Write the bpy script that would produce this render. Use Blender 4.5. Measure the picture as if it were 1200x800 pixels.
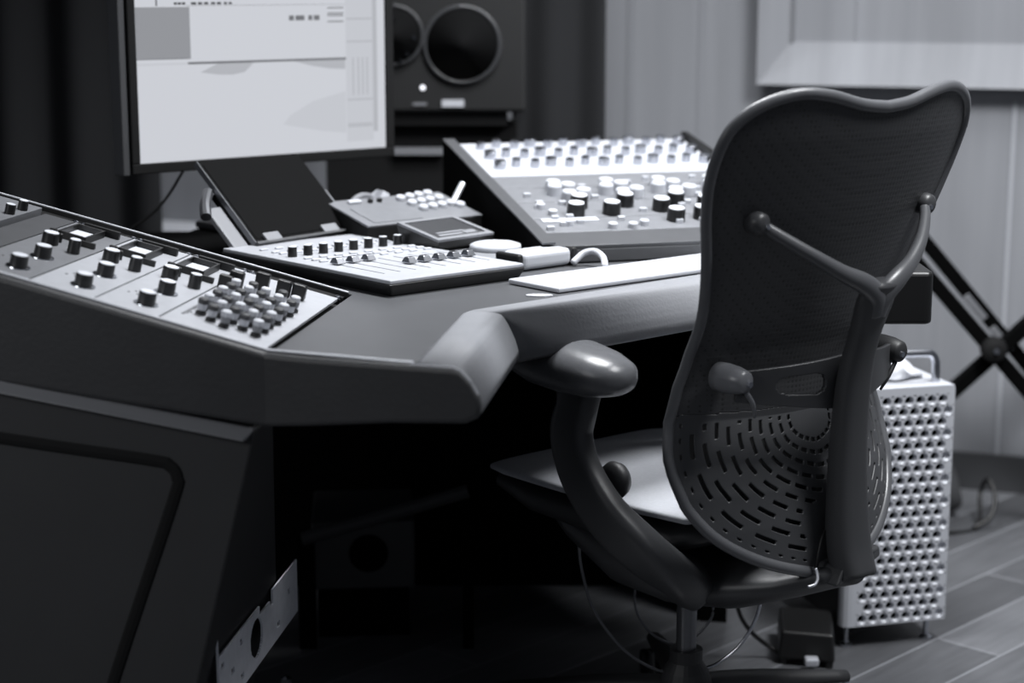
import bpy, bmesh, math, random
from mathutils import Vector, Matrix
random.seed(7)
S = bpy.context.scene
for o in list(bpy.data.objects): bpy.data.objects.remove(o)
COL = S.collection
R = math.radians

# ------------------------------------------------------------------ camera, world, lights, exposure
cam = bpy.data.objects.new('camera', bpy.data.cameras.new('camera')); COL.objects.link(cam)
cam.location = (0, 0, 1.2); cam.rotation_euler = (R(90-11.05), 0, 0)
cam.data.sensor_width = 36; cam.data.lens = 36*2150/1200; cam.data.clip_start = .05
cam.data.dof.use_dof = True; cam.data.dof.focus_distance = 2.72; cam.data.dof.aperture_fstop = 2.5
S.camera = cam
w = bpy.data.worlds.new('world'); S.world = w; w.use_nodes = True
w.node_tree.nodes['Background'].inputs[0].default_value = (.80, .86, 1, 1)
w.node_tree.nodes['Background'].inputs[1].default_value = .10
S.view_settings.view_transform = 'Standard'; S.view_settings.look = 'None'
S.view_settings.exposure = 0; S.view_settings.gamma = 1; S.view_settings.use_curve_mapping = False
def area(name, loc, target, size, power, sy=None, spread=180):
    d = bpy.data.lights.new(name, 'AREA'); d.energy = power; d.size = size; d.color = (.965, .98, 1.0)
    if sy: d.shape = 'RECTANGLE'; d.size_y = sy
    d.spread = R(spread)
    o = bpy.data.objects.new(name, d); COL.objects.link(o); o.location = loc
    o.rotation_euler = (Vector(target)-Vector(loc)).to_track_quat('-Z', 'Y').to_euler(); return o
area('ceiling_light_over_desk', (.15, 3.02, 2.55), (.1, 2.85, .7), .8, 31, .5, 110)
area('ceiling_light_right', (1.30, 2.30, 2.5), (1.0, 3.5, .2), .6, 34, .6, 110)
area('fill_light_left', (-2.2, .6, 1.9), (-.75, 2.3, .45), .9, 3.2, .9, 60)  # unseen fill, added to lift the end panel and pedestal
area('wall_washer', (.9, 3.5, 2.5), (.85, 4.5, .8), 1.6, 11.5, .4, 130)
area('wall_fill_left', (-.5, 4.45, 2.4), (-.6, 4.9, .7), .8, 12, .1, 120)  # unseen lamp added to brighten the wall between curtain and monitor

# ------------------------------------------------------------------ materials (all neutral with a faint cool tint)
def srgb(v): return v/12.92 if v <= .04045 else ((v+.055)/1.055)**2.4
TINT = (.958, .985, 1.06)
def col(v): g = srgb(v/255); return (g*TINT[0], g*TINT[1], g*TINT[2], 1)
M = {}
def mat(name, v, rough=.5, metal=0, spec=.5, emit=0, noise=0, nscale=30, bump=0, bscale=200, stretch=None):
    m = bpy.data.materials.new(name); m.use_nodes = True; nt = m.node_tree; b = nt.nodes['Principled BSDF']
    b.inputs['Base Color'].default_value = col(v); b.inputs['Roughness'].default_value = rough
    b.inputs['Metallic'].default_value = metal; b.inputs['Specular IOR Level'].default_value = spec
    if emit: b.inputs['Base Color'].default_value = col(6)
    if emit: b.inputs['Emission Color'].default_value = col(v); b.inputs['Emission Strength'].default_value = emit
    tc = nt.nodes.new('ShaderNodeTexCoord'); mp = nt.nodes.new('ShaderNodeMapping')
    nt.links.new(tc.outputs['Object'], mp.inputs[0])
    if stretch: mp.inputs['Scale'].default_value = stretch
    if noise:
        n = nt.nodes.new('ShaderNodeTexNoise'); n.inputs['Scale'].default_value = nscale; n.inputs['Detail'].default_value = 4
        r = nt.nodes.new('ShaderNodeMix'); r.data_type = 'RGBA'
        r.inputs[6].default_value = col(max(0, v-noise)); r.inputs[7].default_value = col(min(255, v+noise))
        nt.links.new(mp.outputs[0], n.inputs[0]); nt.links.new(n.outputs[0], r.inputs[0]); nt.links.new(r.outputs[2], b.inputs['Base Color'])
    if bump:
        n = nt.nodes.new('ShaderNodeTexNoise'); n.inputs['Scale'].default_value = bscale
        q = nt.nodes.new('ShaderNodeBump'); q.inputs['Strength'].default_value = bump; q.inputs['Distance'].default_value = .002
        nt.links.new(mp.outputs[0], n.inputs[0]); nt.links.new(n.outputs[0], q.inputs['Height']); nt.links.new(q.outputs[0], b.inputs['Normal'])
    M[name] = m; return m
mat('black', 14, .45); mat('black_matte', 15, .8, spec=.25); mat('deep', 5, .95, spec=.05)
mat('tablet_dark', 10, .8, spec=.08)
mat('mixer_white', 172, .6, spec=.2)
mat('knob_black', 16, .35); mat('knob_top', 215, .35, noise=8)
mat('panel_light', 168, .45, .15, noise=6, nscale=60); mat('panel_mid', 122, .45, .3, noise=8, nscale=60); mat('panel_dark', 74, .5, .2, noise=5)
mat('white', 178, .5, spec=.3); mat('white_soft', 185, .6, noise=8); mat('grey', 120, .5); mat('grey_dark', 62, .5)
mat('steel', 190, .22, 1); mat('steel_dark', 110, .35, .8)
mat('leather', 50, .48, noise=5, nscale=15, bump=.15, bscale=160)
mat('leather_roll', 122, .62, spec=.25, noise=5, nscale=20, bump=.12, bscale=220)
mat('desk_top', 76, .36, noise=6, nscale=14)
mat('pedestal', 44, .6, noise=4, nscale=8, bump=.1, bscale=300); mat('pedestal_edge_lit', 105, .5)
mat('shell', 64, .46, noise=4, nscale=20, bump=.08, bscale=400); mat('shell_rim', 88, .34, noise=4)
mat('frame', 60, .42, noise=3, nscale=12); mat('frame_arm', 80, .36); mat('frame_light', 110, .32); mat('arm_pad', 82, .27, noise=6, nscale=90, bump=.15, bscale=700)
mat('hull', 40, .5); mat('seat', 165, .8, noise=10, nscale=200, bump=.2, bscale=900)
mat('strip_metal', 235, .5, .1, noise=14, nscale=50); mat('case', 188, .42, .25); mat('case_side_shaded', 40, .5, .3)
mat('curtain', 44, .9, noise=3, nscale=6, stretch=(1, 1, .1), spec=.1); mat('speaker', 24, .6); mat('speaker_ring', 62, .3); mat('cone', 14, .9, spec=.1)
mat('plug', 200, .3, .5); mat('chrome', 215, .12, 1)
mat('screen_ui', 208, .6, emit=1, spec=0); mat('screen_grey', 150, .6, emit=1, spec=0); mat('screen_line', 118, .6, emit=1, spec=0)
mat('screen_pale', 200, .6, emit=1, spec=0); mat('screen_dark', 70, .6, emit=1, spec=0)
mat('led', 240, .4, emit=2.0); mat('ledge', 170, .5); mat('small_display', 58, .3); mat('keycap', 190, .45)
mat('bag', 56, .8, noise=6)

def wall_mat():
    m = mat('wall', 138, .6, spec=.3); nt = m.node_tree; b = nt.nodes['Principled BSDF']
    tc = nt.nodes.new('ShaderNodeTexCoord'); mp = nt.nodes.new('ShaderNodeMapping'); mp.inputs['Scale'].default_value = (5.5, 1, .25)
    n = nt.nodes.new('ShaderNodeTexNoise'); n.inputs['Scale'].default_value = 1.6; n.inputs['Detail'].default_value = 5; n.inputs['Roughness'].default_value = .6
    n2 = nt.nodes.new('ShaderNodeTexNoise'); n2.inputs['Scale'].default_value = 3
    r = nt.nodes.new('ShaderNodeValToRGB'); r.color_ramp.elements[0].position = .3; r.color_ramp.elements[1].position = .7
    r.color_ramp.elements[0].color = col(128); r.color_ramp.elements[1].color = col(148)
    nt.links.new(tc.outputs['Object'], mp.inputs[0]); nt.links.new(mp.outputs[0], n.inputs[0]); nt.links.new(n.outputs[0], r.inputs[0])
    nt.links.new(r.outputs[0], b.inputs['Base Color'])
wall_mat()
def floor_mat():
    m = mat('floor', 78, .3); nt = m.node_tree; b = nt.nodes['Principled BSDF']
    tc = nt.nodes.new('ShaderNodeTexCoord'); mp = nt.nodes.new('ShaderNodeMapping'); mp.inputs['Rotation'].default_value = (0, 0, R(-FLOOR_ROT))
    br = nt.nodes.new('ShaderNodeTexBrick'); br.offset = .37; br.inputs['Scale'].default_value = 1
    br.inputs['Brick Width'].default_value = 1.1; br.inputs['Row Height'].default_value = .13; br.inputs['Mortar Size'].default_value = .0022
    br.inputs['Color1'].default_value = col(84); br.inputs['Color2'].default_value = col(118); br.inputs['Mortar'].default_value = col(150); br.inputs['Bias'].default_value = 0
    n = nt.nodes.new('ShaderNodeTexNoise'); n.inputs['Scale'].default_value = 7; n.inputs['Detail'].default_value = 5
    mp2 = nt.nodes.new('ShaderNodeMapping'); mp2.inputs['Scale'].default_value = (1, 9, 1)
    mx = nt.nodes.new('ShaderNodeMix'); mx.data_type = 'RGBA'; mx.blend_type = 'MULTIPLY'; mx.inputs[0].default_value = .55
    nt.links.new(tc.outputs['Object'], mp.inputs[0]); nt.links.new(mp.outputs[0], br.inputs[0]); nt.links.new(mp.outputs[0], mp2.inputs[0])
    nt.links.new(mp2.outputs[0], n.inputs[0]); nt.links.new(br.outputs[0], mx.inputs[6]); nt.links.new(n.outputs[0], mx.inputs[7])
    nt.links.new(mx.outputs[2], b.inputs['Base Color'])
FLOOR_ROT = 46
floor_mat()
def mesh_fabric():
    m = mat('shell_mesh', 50, .5); nt = m.node_tree; b = nt.nodes['Principled BSDF']
    tc = nt.nodes.new('ShaderNodeTexCoord'); v = nt.nodes.new('ShaderNodeTexVoronoi'); v.inputs['Scale'].default_value = 135; v.inputs['Randomness'].default_value = .12
    r = nt.nodes.new('ShaderNodeValToRGB'); r.color_ramp.elements[0].position = .16; r.color_ramp.elements[0].color = col(36)
    r.color_ramp.elements[1].position = .34; r.color_ramp.elements[1].color = col(58)
    nt.links.new(tc.outputs['Object'], v.inputs[0]); nt.links.new(v.outputs[0], r.inputs[0]); nt.links.new(r.outputs[0], b.inputs['Base Color'])
    q = nt.nodes.new('ShaderNodeBump'); q.inputs['Strength'].default_value = .35; q.inputs['Distance'].default_value = .001
    nt.links.new(v.outputs[0], q.inputs['Height']); nt.links.new(q.outputs[0], b.inputs['Normal'])
mesh_fabric()

# ------------------------------------------------------------------ helpers
def frame(origin, x, y):
    x = Vector(x).normalized(); y = Vector(y); y = (y-x*y.dot(x)).normalized(); z = x.cross(y)
    m = Matrix((x, y, z)).transposed().to_4x4(); m.translation = Vector(origin); return m
def root(name, label, cat, mtx=None, group=None):
    o = bpy.data.objects.new(name, None); COL.objects.link(o); o.empty_display_size = .05
    if mtx is not None: o.matrix_world = mtx
    o['label'] = label; o['category'] = cat
    if group: o['group'] = group
    return o
def tag(o, label, cat, group=None):
    o['label'] = label; o['category'] = cat
    if group: o['group'] = group
    return o
def obj(name, bm, m, parent=None, smooth=False, label=None, mtx=None, mods=()):
    bmesh.ops.recalc_face_normals(bm, faces=bm.faces)
    me = bpy.data.meshes.new(name); bm.to_mesh(me); bm.free()
    for mm in (m if isinstance(m, (list, tuple)) else [m]): me.materials.append(M[mm])
    o = bpy.data.objects.new(name, me); COL.objects.link(o)
    if smooth:
        for p in me.polygons: p.use_smooth = True
    if mtx is not None: o.matrix_world = mtx
    if parent is not None: o.parent = parent
    if label: o['label'] = label
    for t, kw in mods:
        md = o.modifiers.new(t, t)
        for k, v in kw.items(): setattr(md, k, v)
    return o
BEV = lambda wd=.002, seg=2: ('BEVEL', dict(width=wd, segments=seg, limit_method='ANGLE', angle_limit=R(35)))
def struct(name, bm, m, **k):
    o = obj(name, bm, m, **k); o['kind'] = 'structure'; return o
def box(bm, x0, x1, y0, y1, z0, z1, mi=0):
    vs = [bm.verts.new(p) for p in ((x0,y0,z0),(x1,y0,z0),(x1,y1,z0),(x0,y1,z0),(x0,y0,z1),(x1,y0,z1),(x1,y1,z1),(x0,y1,z1))]
    for f in ((0,3,2,1),(4,5,6,7),(0,1,5,4),(1,2,6,5),(2,3,7,6),(3,0,4,7)):
        bm.faces.new([vs[i] for i in f]).material_index = mi
    return vs
def B(*a): bm = bmesh.new(); box(bm, *a); return bm
def hexa(bm, lo, hi, mi=0):      # two matching polygons joined into a solid
    a = [bm.verts.new(p) for p in lo]; b = [bm.verts.new(p) for p in hi]; n = len(a)
    bm.faces.new(a[::-1]).material_index = mi; bm.faces.new(b).material_index = mi
    for i in range(n): bm.faces.new((a[i], a[(i+1) % n], b[(i+1) % n], b[i])).material_index = mi
def prism(poly, z0, z1):
    bm = bmesh.new(); hexa(bm, [(x, y, z0) for x, y in poly], [(x, y, z1) for x, y in poly]); return bm
def lathe(bm, prof, seg=24, c=(0, 0, 0), axis='z', mis=None):
    rings = []
    def P(r, h, a):
        x, y = r*math.cos(a), r*math.sin(a)
        v = {'z': (x, y, h), 'x': (h, x, y), 'y': (y, h, x)}[axis]
        return (v[0]+c[0], v[1]+c[1], v[2]+c[2])
    for r, h in prof:
        rings.append([bm.verts.new(P(max(r, 1e-5), h, 2*math.pi*i/seg)) for i in range(seg)])
    for j in range(len(rings)-1):
        for i in range(seg):
            f = bm.faces.new((rings[j][i], rings[j][(i+1) % seg], rings[j+1][(i+1) % seg], rings[j+1][i]))
            if mis: f.material_index = mis[j]
    bm.faces.new(rings[0][::-1]); f = bm.faces.new(rings[-1])
    if mis: f.material_index = mis[-1]
def catmull(pts, n=8):
    P = [Vector(p) for p in pts]; P = [P[0]*2-P[1]]+P+[P[-1]*2-P[-2]]; out = []
    for i in range(1, len(P)-2):
        for k in range(n):
            t = k/n; a, b, c, d = P[i-1], P[i], P[i+1], P[i+2]
            out.append(.5*((2*b)+(c-a)*t+(2*a-5*b+4*c-d)*t*t+(3*b-a-3*c+d)*t**3))
    out.append(P[-2]); return out
def sweep(bm, pts, rad, seg=12, ref=(0, 0, 1), sq=2.0, closed=False, smooth=8):
    """tube along pts; rad = list of r or (a, b): a across ref x tangent, b along ref"""
    rr = [(r, r) if isinstance(r, (int, float)) else r for r in (rad if isinstance(rad, list) else [rad]*len(pts))]
    if smooth and len(pts) > 2:
        Q = catmull([tuple(p) for p in pts], smooth); RR = catmull([(a, b, 0) for a, b in rr], smooth)
    else: Q = [Vector(p) for p in pts]; RR = [Vector((a, b, 0)) for a, b in rr]
    rings = []; n = len(Q)
    for i, q in enumerate(Q):
        if closed: t = (Q[(i+1) % n]-Q[i-1]).normalized()
        else: t = (Q[min(i+1, n-1)]-Q[max(i-1, 0)]).normalized()
        rf = Vector(ref); sx = rf.cross(t)
        if sx.length < 1e-4: sx = Vector((1, 0, 0))
        sx.normalize(); sy = t.cross(sx)
        ring = []
        for k in range(seg):
            a = 2*math.pi*k/seg; c_, s_ = math.cos(a), math.sin(a)
            c_ = math.copysign(abs(c_)**(2/sq), c_); s_ = math.copysign(abs(s_)**(2/sq), s_)
            ring.append(bm.verts.new(q+sx*c_*RR[i][0]+sy*s_*RR[i][1]))
        rings.append(ring)
    m = n if closed else n-1
    for j in range(m):
        A, Bq = rings[j], rings[(j+1) % n]
        for k in range(seg): bm.faces.new((A[k], A[(k+1) % seg], Bq[(k+1) % seg], Bq[k]))
    if not closed: bm.faces.new(rings[0][::-1]); bm.faces.new(rings[-1])
def T(pts, rad, **k): bm = bmesh.new(); sweep(bm, pts, rad, **k); return bm
def dup(o, parent, mtx_local):
    c = o.copy(); COL.objects.link(c); c.parent = parent; c.matrix_parent_inverse = Matrix(); c.matrix_local = mtx_local
    for ch in list(o.children):
        d = ch.copy(); COL.objects.link(d); d.parent = c
    return c
def interp(tab, x):
    if x <= tab[0][0]: return tab[0][1]
    for (a, b), (c, d) in zip(tab, tab[1:]):
        if x <= c: return b+(d-b)*(x-a)/(c-a)
    return tab[-1][1]
TR = Matrix.Translation

# ------------------------------------------------------------------ room
struct('floor', B(-3.5, 3.5, -1, 6.2, -.05, 0), 'floor')
struct('ceiling', B(-3.5, 3.5, 1.2, 6.2, 2.72, 2.8), 'wall')
WD = Vector((.94, -.342, 0)); WN = Vector((.342, .94, 0)); W0 = Vector((1.1, 4.30, 0))   # wall runs along WD
WF = frame(W0, WD, WN)
wb = bmesh.new(); box(wb, -4.6, 2.2, 0, .12, 0, 2.75)
struct('wall_back', wb, 'wall', mtx=WF)
# boards seams of the panelling, very shallow battens
for i, xx in enumerate((.07, -.30, -.52, -.68, -.86)):
    struct('trim_%d' % (i+1), B(xx-.004, xx+.004, -.004, 0, .08, .93 if i == 0 else 2.7), 'ledge' if i == 0 else 'wall', mtx=WF)
struct('baseboard_back', B(-4.6, 2.2, -.015, 0, 0, .09), 'grey_dark', mtx=WF)
# raised frame moulding with a splayed lower rail
fr = bmesh.new()
x0, x1, zb = -.528, 1.7, .962
hexa(fr, [(x0, 0, zb), (x0, -.055, zb), (x0+.072, -.006, zb+.10), (x0+.072, 0, zb+.10)], [(x1, 0, zb), (x1, -.055, zb), (x1, -.006, zb+.10), (x1, 0, zb+.10)])
hexa(fr, [(x0, 0, zb), (x0, -.055, zb), (x0+.072, -.006, zb+.10), (x0+.072, 0, zb+.10)], [(x0, 0, 2.4), (x0, -.055, 2.4), (x0+.072, -.006, 2.3), (x0+.072, 0, 2.3)])
struct('trim_6', fr, 'wall', mtx=WF)
struct('trim_7', B(x0+.072, x0+.078, -.012, 0, zb+.10, 2.3), 'grey', mtx=WF)
struct('trim_8', B(-2.35, -1.25, -.20, 0, .525, .555), 'ledge', mtx=WF)
# curtains: hanging cloth with folds
def curtain(name, xa, xb, y, label, amp=.03, fold=.16):
    bm = bmesh.new(); n = int((xb-xa)/.012); rows = []
    for j in range(9):
        z = .02+2.6*j/8; rows.append([bm.verts.new((xa+(xb-xa)*i/n, y+amp*math.sin((xa+(xb-xa)*i/n)/fold*2*math.pi+.25*math.sin(j))*(1-.04*j), z)) for i in range(n+1)])
    for j in range(8):
        for i in range(n): bm.faces.new((rows[j][i], rows[j][i+1], rows[j+1][i+1], rows[j+1][i]))
    o = obj(name, bm, 'curtain', smooth=True, mods=[('SOLIDIFY', dict(thickness=.006))]); tag(o, label, 'curtain')
curtain('curtain', -2.2, -.82, 4.28, 'dark heavy curtain hanging at the far left behind the monitor')
curtain('curtain', .0, .215, 4.27, 'narrow dark curtain strip beside the loudspeaker, edging the pale wall', amp=.015, fold=.12)

# ------------------------------------------------------------------ desk
U = Vector((.148, .989, 0)); F0 = Vector((-.305, 2.238, .75))
el = R(14.5); RX = Vector((.989*math.cos(el), -.148*math.cos(el), -math.sin(el)))      # local x of the sloping wing (points down to the fold)
DF = frame((0, 0, 0), (1, 0, 0), (0, 1, 0))
desk = root('studio_desk', 'large dark studio console desk with padded edge and sloping rack wings', 'desk')
top_all = [(-.300, 2.243), (-.06, 2.150), (-.066+.02, 2.45), (.31, 2.775), (.62, 2.85), (.62, 3.12), (.055, 2.98), (-.06, 3.12), (-.20, 3.62), (-.85, 3.62), (-.85, 3.28), (-.33, 2.70), (-.236, 2.667)]
top = [(-.300, 2.243), (-.112, 2.172), (-.060, 2.522), (.31, 2.87), (.48, 2.91), (.62, 2.91), (.62, 3.12), (.055, 2.98), (-.10, 3.10), (-.46, 2.97), (-.236, 2.667)]
obj('desktop', prism(top, .722, .75), 'desk_top', desk, mods=[BEV(.002, 2)])
obj('desktop_rear', prism([(-.101, 3.10), (.05, 2.985), (-.10, 3.66), (-.32, 3.66), (-.57, 3.50), (-.60, 3.36), (-.85, 3.30), (-.85, 3.22), (-.461, 2.975)], .724, .749), 'deep', desk, label='rear part of the desktop in near black')  # back of the desktop, split off and coloured near black
# end panel of the left wing (towards the camera) : h = distance to the left along the wing, following the slope
ha, hb = -.275, .62
def HP(h, z, d=0): p = F0+(Vector((-.989, .148, 0)) if h > 0 else Vector((-.929, .370, 0)))*h+U*d; return (p.x, p.y, z)
tanl = math.tan(el)
prof = [(hb, .75+hb*tanl), (0, .75), (-.06, .749), (-.200, .750), (-.254, .7505), (-.263, .748), (-.276, .736), (-.288, .718), (-.292, .704), (-.286, .692), (-.268, .684), (-.17, .676), (-.05, .661), (.0, .656), (.36, .702), (hb, .735)]
bm = bmesh.new()
pl_ = [(hb, .75+hb*tanl), (0, .75), (0, .656), (.36, .702), (hb, .735)]; pr_ = [(0, .75)]+[q for q in prof if q[0] < 0]+[(0, .656)]
for pp in (pl_, pr_): hexa(bm, [HP(h, z, -.012) for h, z in pp], [HP(h, z, .006) for h, z in pp])
bmesh.ops.remove_doubles(bm, verts=bm.verts, dist=.0002)
obj('end_panel', bm, 'leather', desk, mods=[BEV(.006, 3)])
# thin bright edging on top of the end panel
for nm, pts in (('edge_strip', [HP(hb, .752+hb*tanl, .004), HP(0, .752, .004)]), ('edge_strip', [HP(0, .752, .002), HP(-.20, .751, .002)])):
    obj(nm, T(pts, (.004, .0018), smooth=0, seg=8), 'panel_light', desk)
# padded roll following the inner edge
path = [Vector(p) for p in ((-.118, 2.166, 0), (-.068, 2.520, 0), (.304, 2.860, 0), (.47, 2.90, 0))]
P2 = [path[0]]
for i_ in range(1, len(path)):
    d_ = (path[i_]-path[i_-1]).normalized(); P2 += [path[i_]-d_*.012] if i_ == 1 else []
    P2 += [path[i_]]
    if i_ == 1: P2 += [path[1]+(path[2]-path[1]).normalized()*.012]
path = P2
cs = [(0, .740), (.002, .7505), (.008, .7525), (.03, .7530), (.052, .7525), (.057, .7508), (.061, .747), (.066, .740), (.072, .729), (.078, .716), (.082, .703), (.083, .693), (.077, .685), (.064, .681), (.02, .680), (0, .682)]
bm = bmesh.new(); rings = []
for i, p in enumerate(path):
    d0 = (path[i]-path[i-1]).normalized() if i else (path[1]-path[0]).normalized()
    d1 = (path[i+1]-path[i]).normalized() if i < len(path)-1 else d0
    n0 = Vector((d0.y, -d0.x, 0)); n1 = Vector((d1.y, -d1.x, 0)); mt = (n0+n1).normalized(); mt /= mt.dot(n0)
    if i in (1, 3): mt = n0 if i == 1 else n1
    rings.append([bm.verts.new((p.x+mt.x*o_*(.985 if i == 2 else 1), p.y+mt.y*o_*(.985 if i == 2 else 1), z-(.0015 if i == 2 else 0))) for o_, z in cs])
for a, b in zip(rings, rings[1:]):
    for k in range(len(cs)): bm.faces.new((a[k], a[(k+1) % len(cs)], b[(k+1) % len(cs)], b[k]))
bm.faces.new(rings[0]); bm.faces.new(rings[-1][::-1])
obj('padded_roll', bm, 'leather_roll', desk, label='soft padded roll along the inner edge', smooth=True)
# bright end cap edging of the roll
obj('roll_trim', T([HP(h, z, -.012) for h, z in ((-.200, .7515), (-.254, .752), (-.264, .7492), (-.277, .737), (-.287, .722))], .0013, smooth=0, seg=6), 'panel_light', desk)
obj('roll_end_block', prism([(.43, 2.775), (.640, 2.775), (.648, 2.785), (.648, 2.95), (.43, 2.95)], .684, .766), 'black', desk, label='black square end of the padded edge', mods=[BEV(.008, 3)])
# apron below the inner edge, well hidden in shade
bm = bmesh.new(); q = [(-.13, 2.33), (-.10, 2.54), (.27, 2.91), (.58, 2.94), (.58, 2.97), (.26, 2.94), (-.13, 2.56), (-.16, 2.33)]
hexa(bm, [(x, y, .66) for x, y in q], [(x, y, .70) for x, y in q]); obj('inner_apron', bm, 'black_matte', desk)
# rack wing body : floor of the rack bay, rails and back wall
WM = frame(F0, RX, U)
rb = bmesh.new(); box(rb, -.62, 0, 0, .44, -.10, -.012); obj('rack_bay', rb, 'black_matte', desk, mtx=WM)
obj('rack_rail', B(-.62, -.004, .400, .428, -.012, -.004), 'black', desk, mtx=WM)
obj('rack_rail', B(-.62, -.004, .000, .010, -.012, .001), 'panel_mid', desk, mtx=WM)
obj('rack_lip', B(-.62, .0, .428, .434, -.03, .002), 'black', desk, mtx=WM)
obj('edge_strip', B(-.62, .0, .4285, .434, .002, .0045), 'panel_light', desk, mtx=WM, mods=[BEV(.001)])
# pedestal under the left wing : tapering cheek, sloped top band
ped = [(-.323, .647), (-.642, .702), (-.923, .752), (-.923, .0), (-.492, .0), (-.406, .315)]
PY0, K = 2.246, .10
def PP(x, z, d=0): return (x+.12*d, PY0-K*(x+.323)+d, z)
bm = bmesh.new(); hexa(bm, [PP(x, z) for x, z in ped], [PP(x, z, d) for (x, z), d in zip(ped, (.09, .2, .5, .5, .50, .40))]); obj('pedestal', bm, 'pedestal', desk, mods=[BEV(.003)])
bm = bmesh.new(); bs = [(-.323, .646), (-.923, .751), (-.923, .735), (-.336, .631)]
hexa(bm, [PP(x, z+.004, d) for (x, z), d in zip(bs, (.002, .002, -.012, -.012))], [PP(x, z, .012) for x, z in bs]); obj('pedestal_top_band', bm, 'pedestal_edge_lit', desk, mods=[BEV(.002)])  # light caught by the upward chamfer is put into its paler colour
# recessed groove on the cheek
gp = [PP(-.923, .668, -.001), PP(-.642, .628, -.001), PP(-.462, .606, -.001), PP(-.435, .599, -.001), PP(-.425, .582, -.001), PP(-.433, .548, -.001), PP(-.520, .305, -.001), PP(-.583, .11, -.001)]
obj('cheek_groove', T(gp, (.008, .0025), seg=8, ref=(0, 1, 0), smooth=4), 'black_matte', desk)
# perforated steel strip low on the inner side of the pedestal
A0, A1 = Vector((-.411, 2.32, 0)), Vector((-.358, 2.78, 0))
ex = (A1-A0).normalized(); PF = frame((A0.x, A0.y, 0), ex, (0, 0, 1))
bm = bmesh.new(); nx, nz = 140, 40; g = {}
Lx = .455; z0, z1 = .262, .335
def strip_z(x, v): t = x/Lx; lo = .262+(.225-.262)*t-.03*(1-t)*(1 if t > .0 else 0); return lo+(v)*(.085)
for i in range(nx+1):
    for j in range(nz+1): g[i, j] = bm.verts.new((Lx*i/nx, strip_z(Lx*i/nx, j/nz), .020))
for i in range(nx):
    for j in range(nz):
        cx, cz = (i+.5)/nx*Lx, (j+.5)/nz
        hole = ((cx-.20)/.035)**2+((cz-.52)/.34)**2 < 1 or any(abs(cx-a) < .008 and abs(cz-b) < .06 for a, b in ((.07, .5), (.12, .8), (.12, .2), (.29, .8), (.33, .25), (.40, .6), (.02, .8)))
        notch = .22 < cx < .30 and cz > .86
        if not (hole or notch): bm.faces.new((g[i, j], g[i+1, j], g[i+1, j+1], g[i, j+1]))
obj('perforated_strip', bm, 'strip_metal', desk, mtx=PF, label='pale perforated steel strip', mods=[('SOLIDIFY', dict(thickness=.003))])
# far pedestal beneath the right wing, legs in the dark
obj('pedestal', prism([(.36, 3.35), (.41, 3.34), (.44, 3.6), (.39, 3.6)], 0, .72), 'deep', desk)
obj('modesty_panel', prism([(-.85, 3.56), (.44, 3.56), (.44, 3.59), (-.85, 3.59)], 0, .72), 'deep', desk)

# ------------------------------------------------------------------ right wing: sloping rack cradle + mixer
RR_ = Vector((.96, .28, 0)); SS = Vector((-.28*math.cos(R(10)), .96*math.cos(R(10)), math.sin(R(10))))
P0 = Vector((.056, 2.963, .78)); RF = frame(P0, RR_, SS)
mx = root('rack_mixer', 'sloping rack unit covered in bright knobs on the right of the desk, behind the chair', 'audio mixer', RF)
def wedge(x0, x1, zt, m, nm, parent):
    bm = bmesh.new(); inv = RF.inverted()
    pts = [(x0, -.012), (x0, .66), (x1, .66), (x1, -.012)]
    hi = [(x, y, zt) for x, y in pts]; lo = []
    for x, y in pts:
        wv = RF @ Vector((x, y, zt)); wv.z = .752; lo.append(tuple(inv @ wv))
    hexa(bm, lo, hi); return obj(nm, bm, m, parent, mods=[BEV(.002)])
wedge(-.010, .004, .006, 'deep', 'side_panel', mx); wedge(.486, .500, .012, 'black', 'side_panel', mx); wedge(.004, .486, -.004, 'panel_dark', 'body', mx)
obj('edge_strip', B(-.011, .012, -.012, .655, .006, .009), 'panel_dark', mx)
obj('front_rail', B(.004, .486, -.012, .06, -.004, .002), 'panel_dark', mx, mods=[BEV(.001)])
panels = [(.062, .138, 'panel_mid'), (.141, .235, 'panel_mid'), (.238, .325, 'panel_mid'), (.328, .40, 'panel_mid'), (.405, .64, 'mixer_white')]
for a, b, m in panels: obj('control_panel', B(.012, .480, a, b, -.004, .002), m, mx, mods=[BEV(.001)])
def knob(nm, r, h, m1='knob_black', m2='knob_top', parent=None, at=(0, 0, 0), skirt=False):
    bm = bmesh.new(); pr = [(r*1.0, 0), (r, h*.1), (r*.96, h*.9), (r*.88, h)]
    if skirt: pr = [(r*1.2, 0), (r*1.2, h*.12), (r, h*.16), (r*.96, h*.92), (r*.9, h)]
    lathe(bm, pr, 20); o = obj(nm, bm, m1, parent, smooth=False); o.location = at
    c = bmesh.new(); lathe(c, [(r*.86, h), (r*.84, h*1.04), (r*.5, h*1.05)], 20); obj('knob_cap', c, m2, o)
    return o
kb = knob('knob', .016, .022, parent=mx, at=(.12, .20, .002))
kw = knob('knob', .014, .018, 'white', 'white', parent=mx, at=(.10, .28, .002))
ks = knob('knob', .009, .014, 'steel', 'chrome', parent=mx, at=(.05, .60, .002))
for x, y in ((.165, .155), (.205, .20), (.26, .165), (.30, .20), (.265, .105), (.345, .17), (.385, .20), (.405, .15), (.315, .11), (.44, .19), (.10, .155)): dup(kb, mx, TR((x, y, .002)))
for i in range(4):
    for dx, dy in ((0, 0), (.036, .012), (.022, -.035), (.055, -.024), (.012, .032)): 
        if i or dx: dup(kw, mx, TR((.095+.10*i+dx*.9, .275+dy, .002)))
for x, y in ((.14, .075), (.175, .072), (.20, .085), (.07, .10), (.06, .16), (.05, .20)): dup(kw, mx, TR((x, y, .002)) @ Matrix.Diagonal((.6, .6, .5, 1)))
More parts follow.
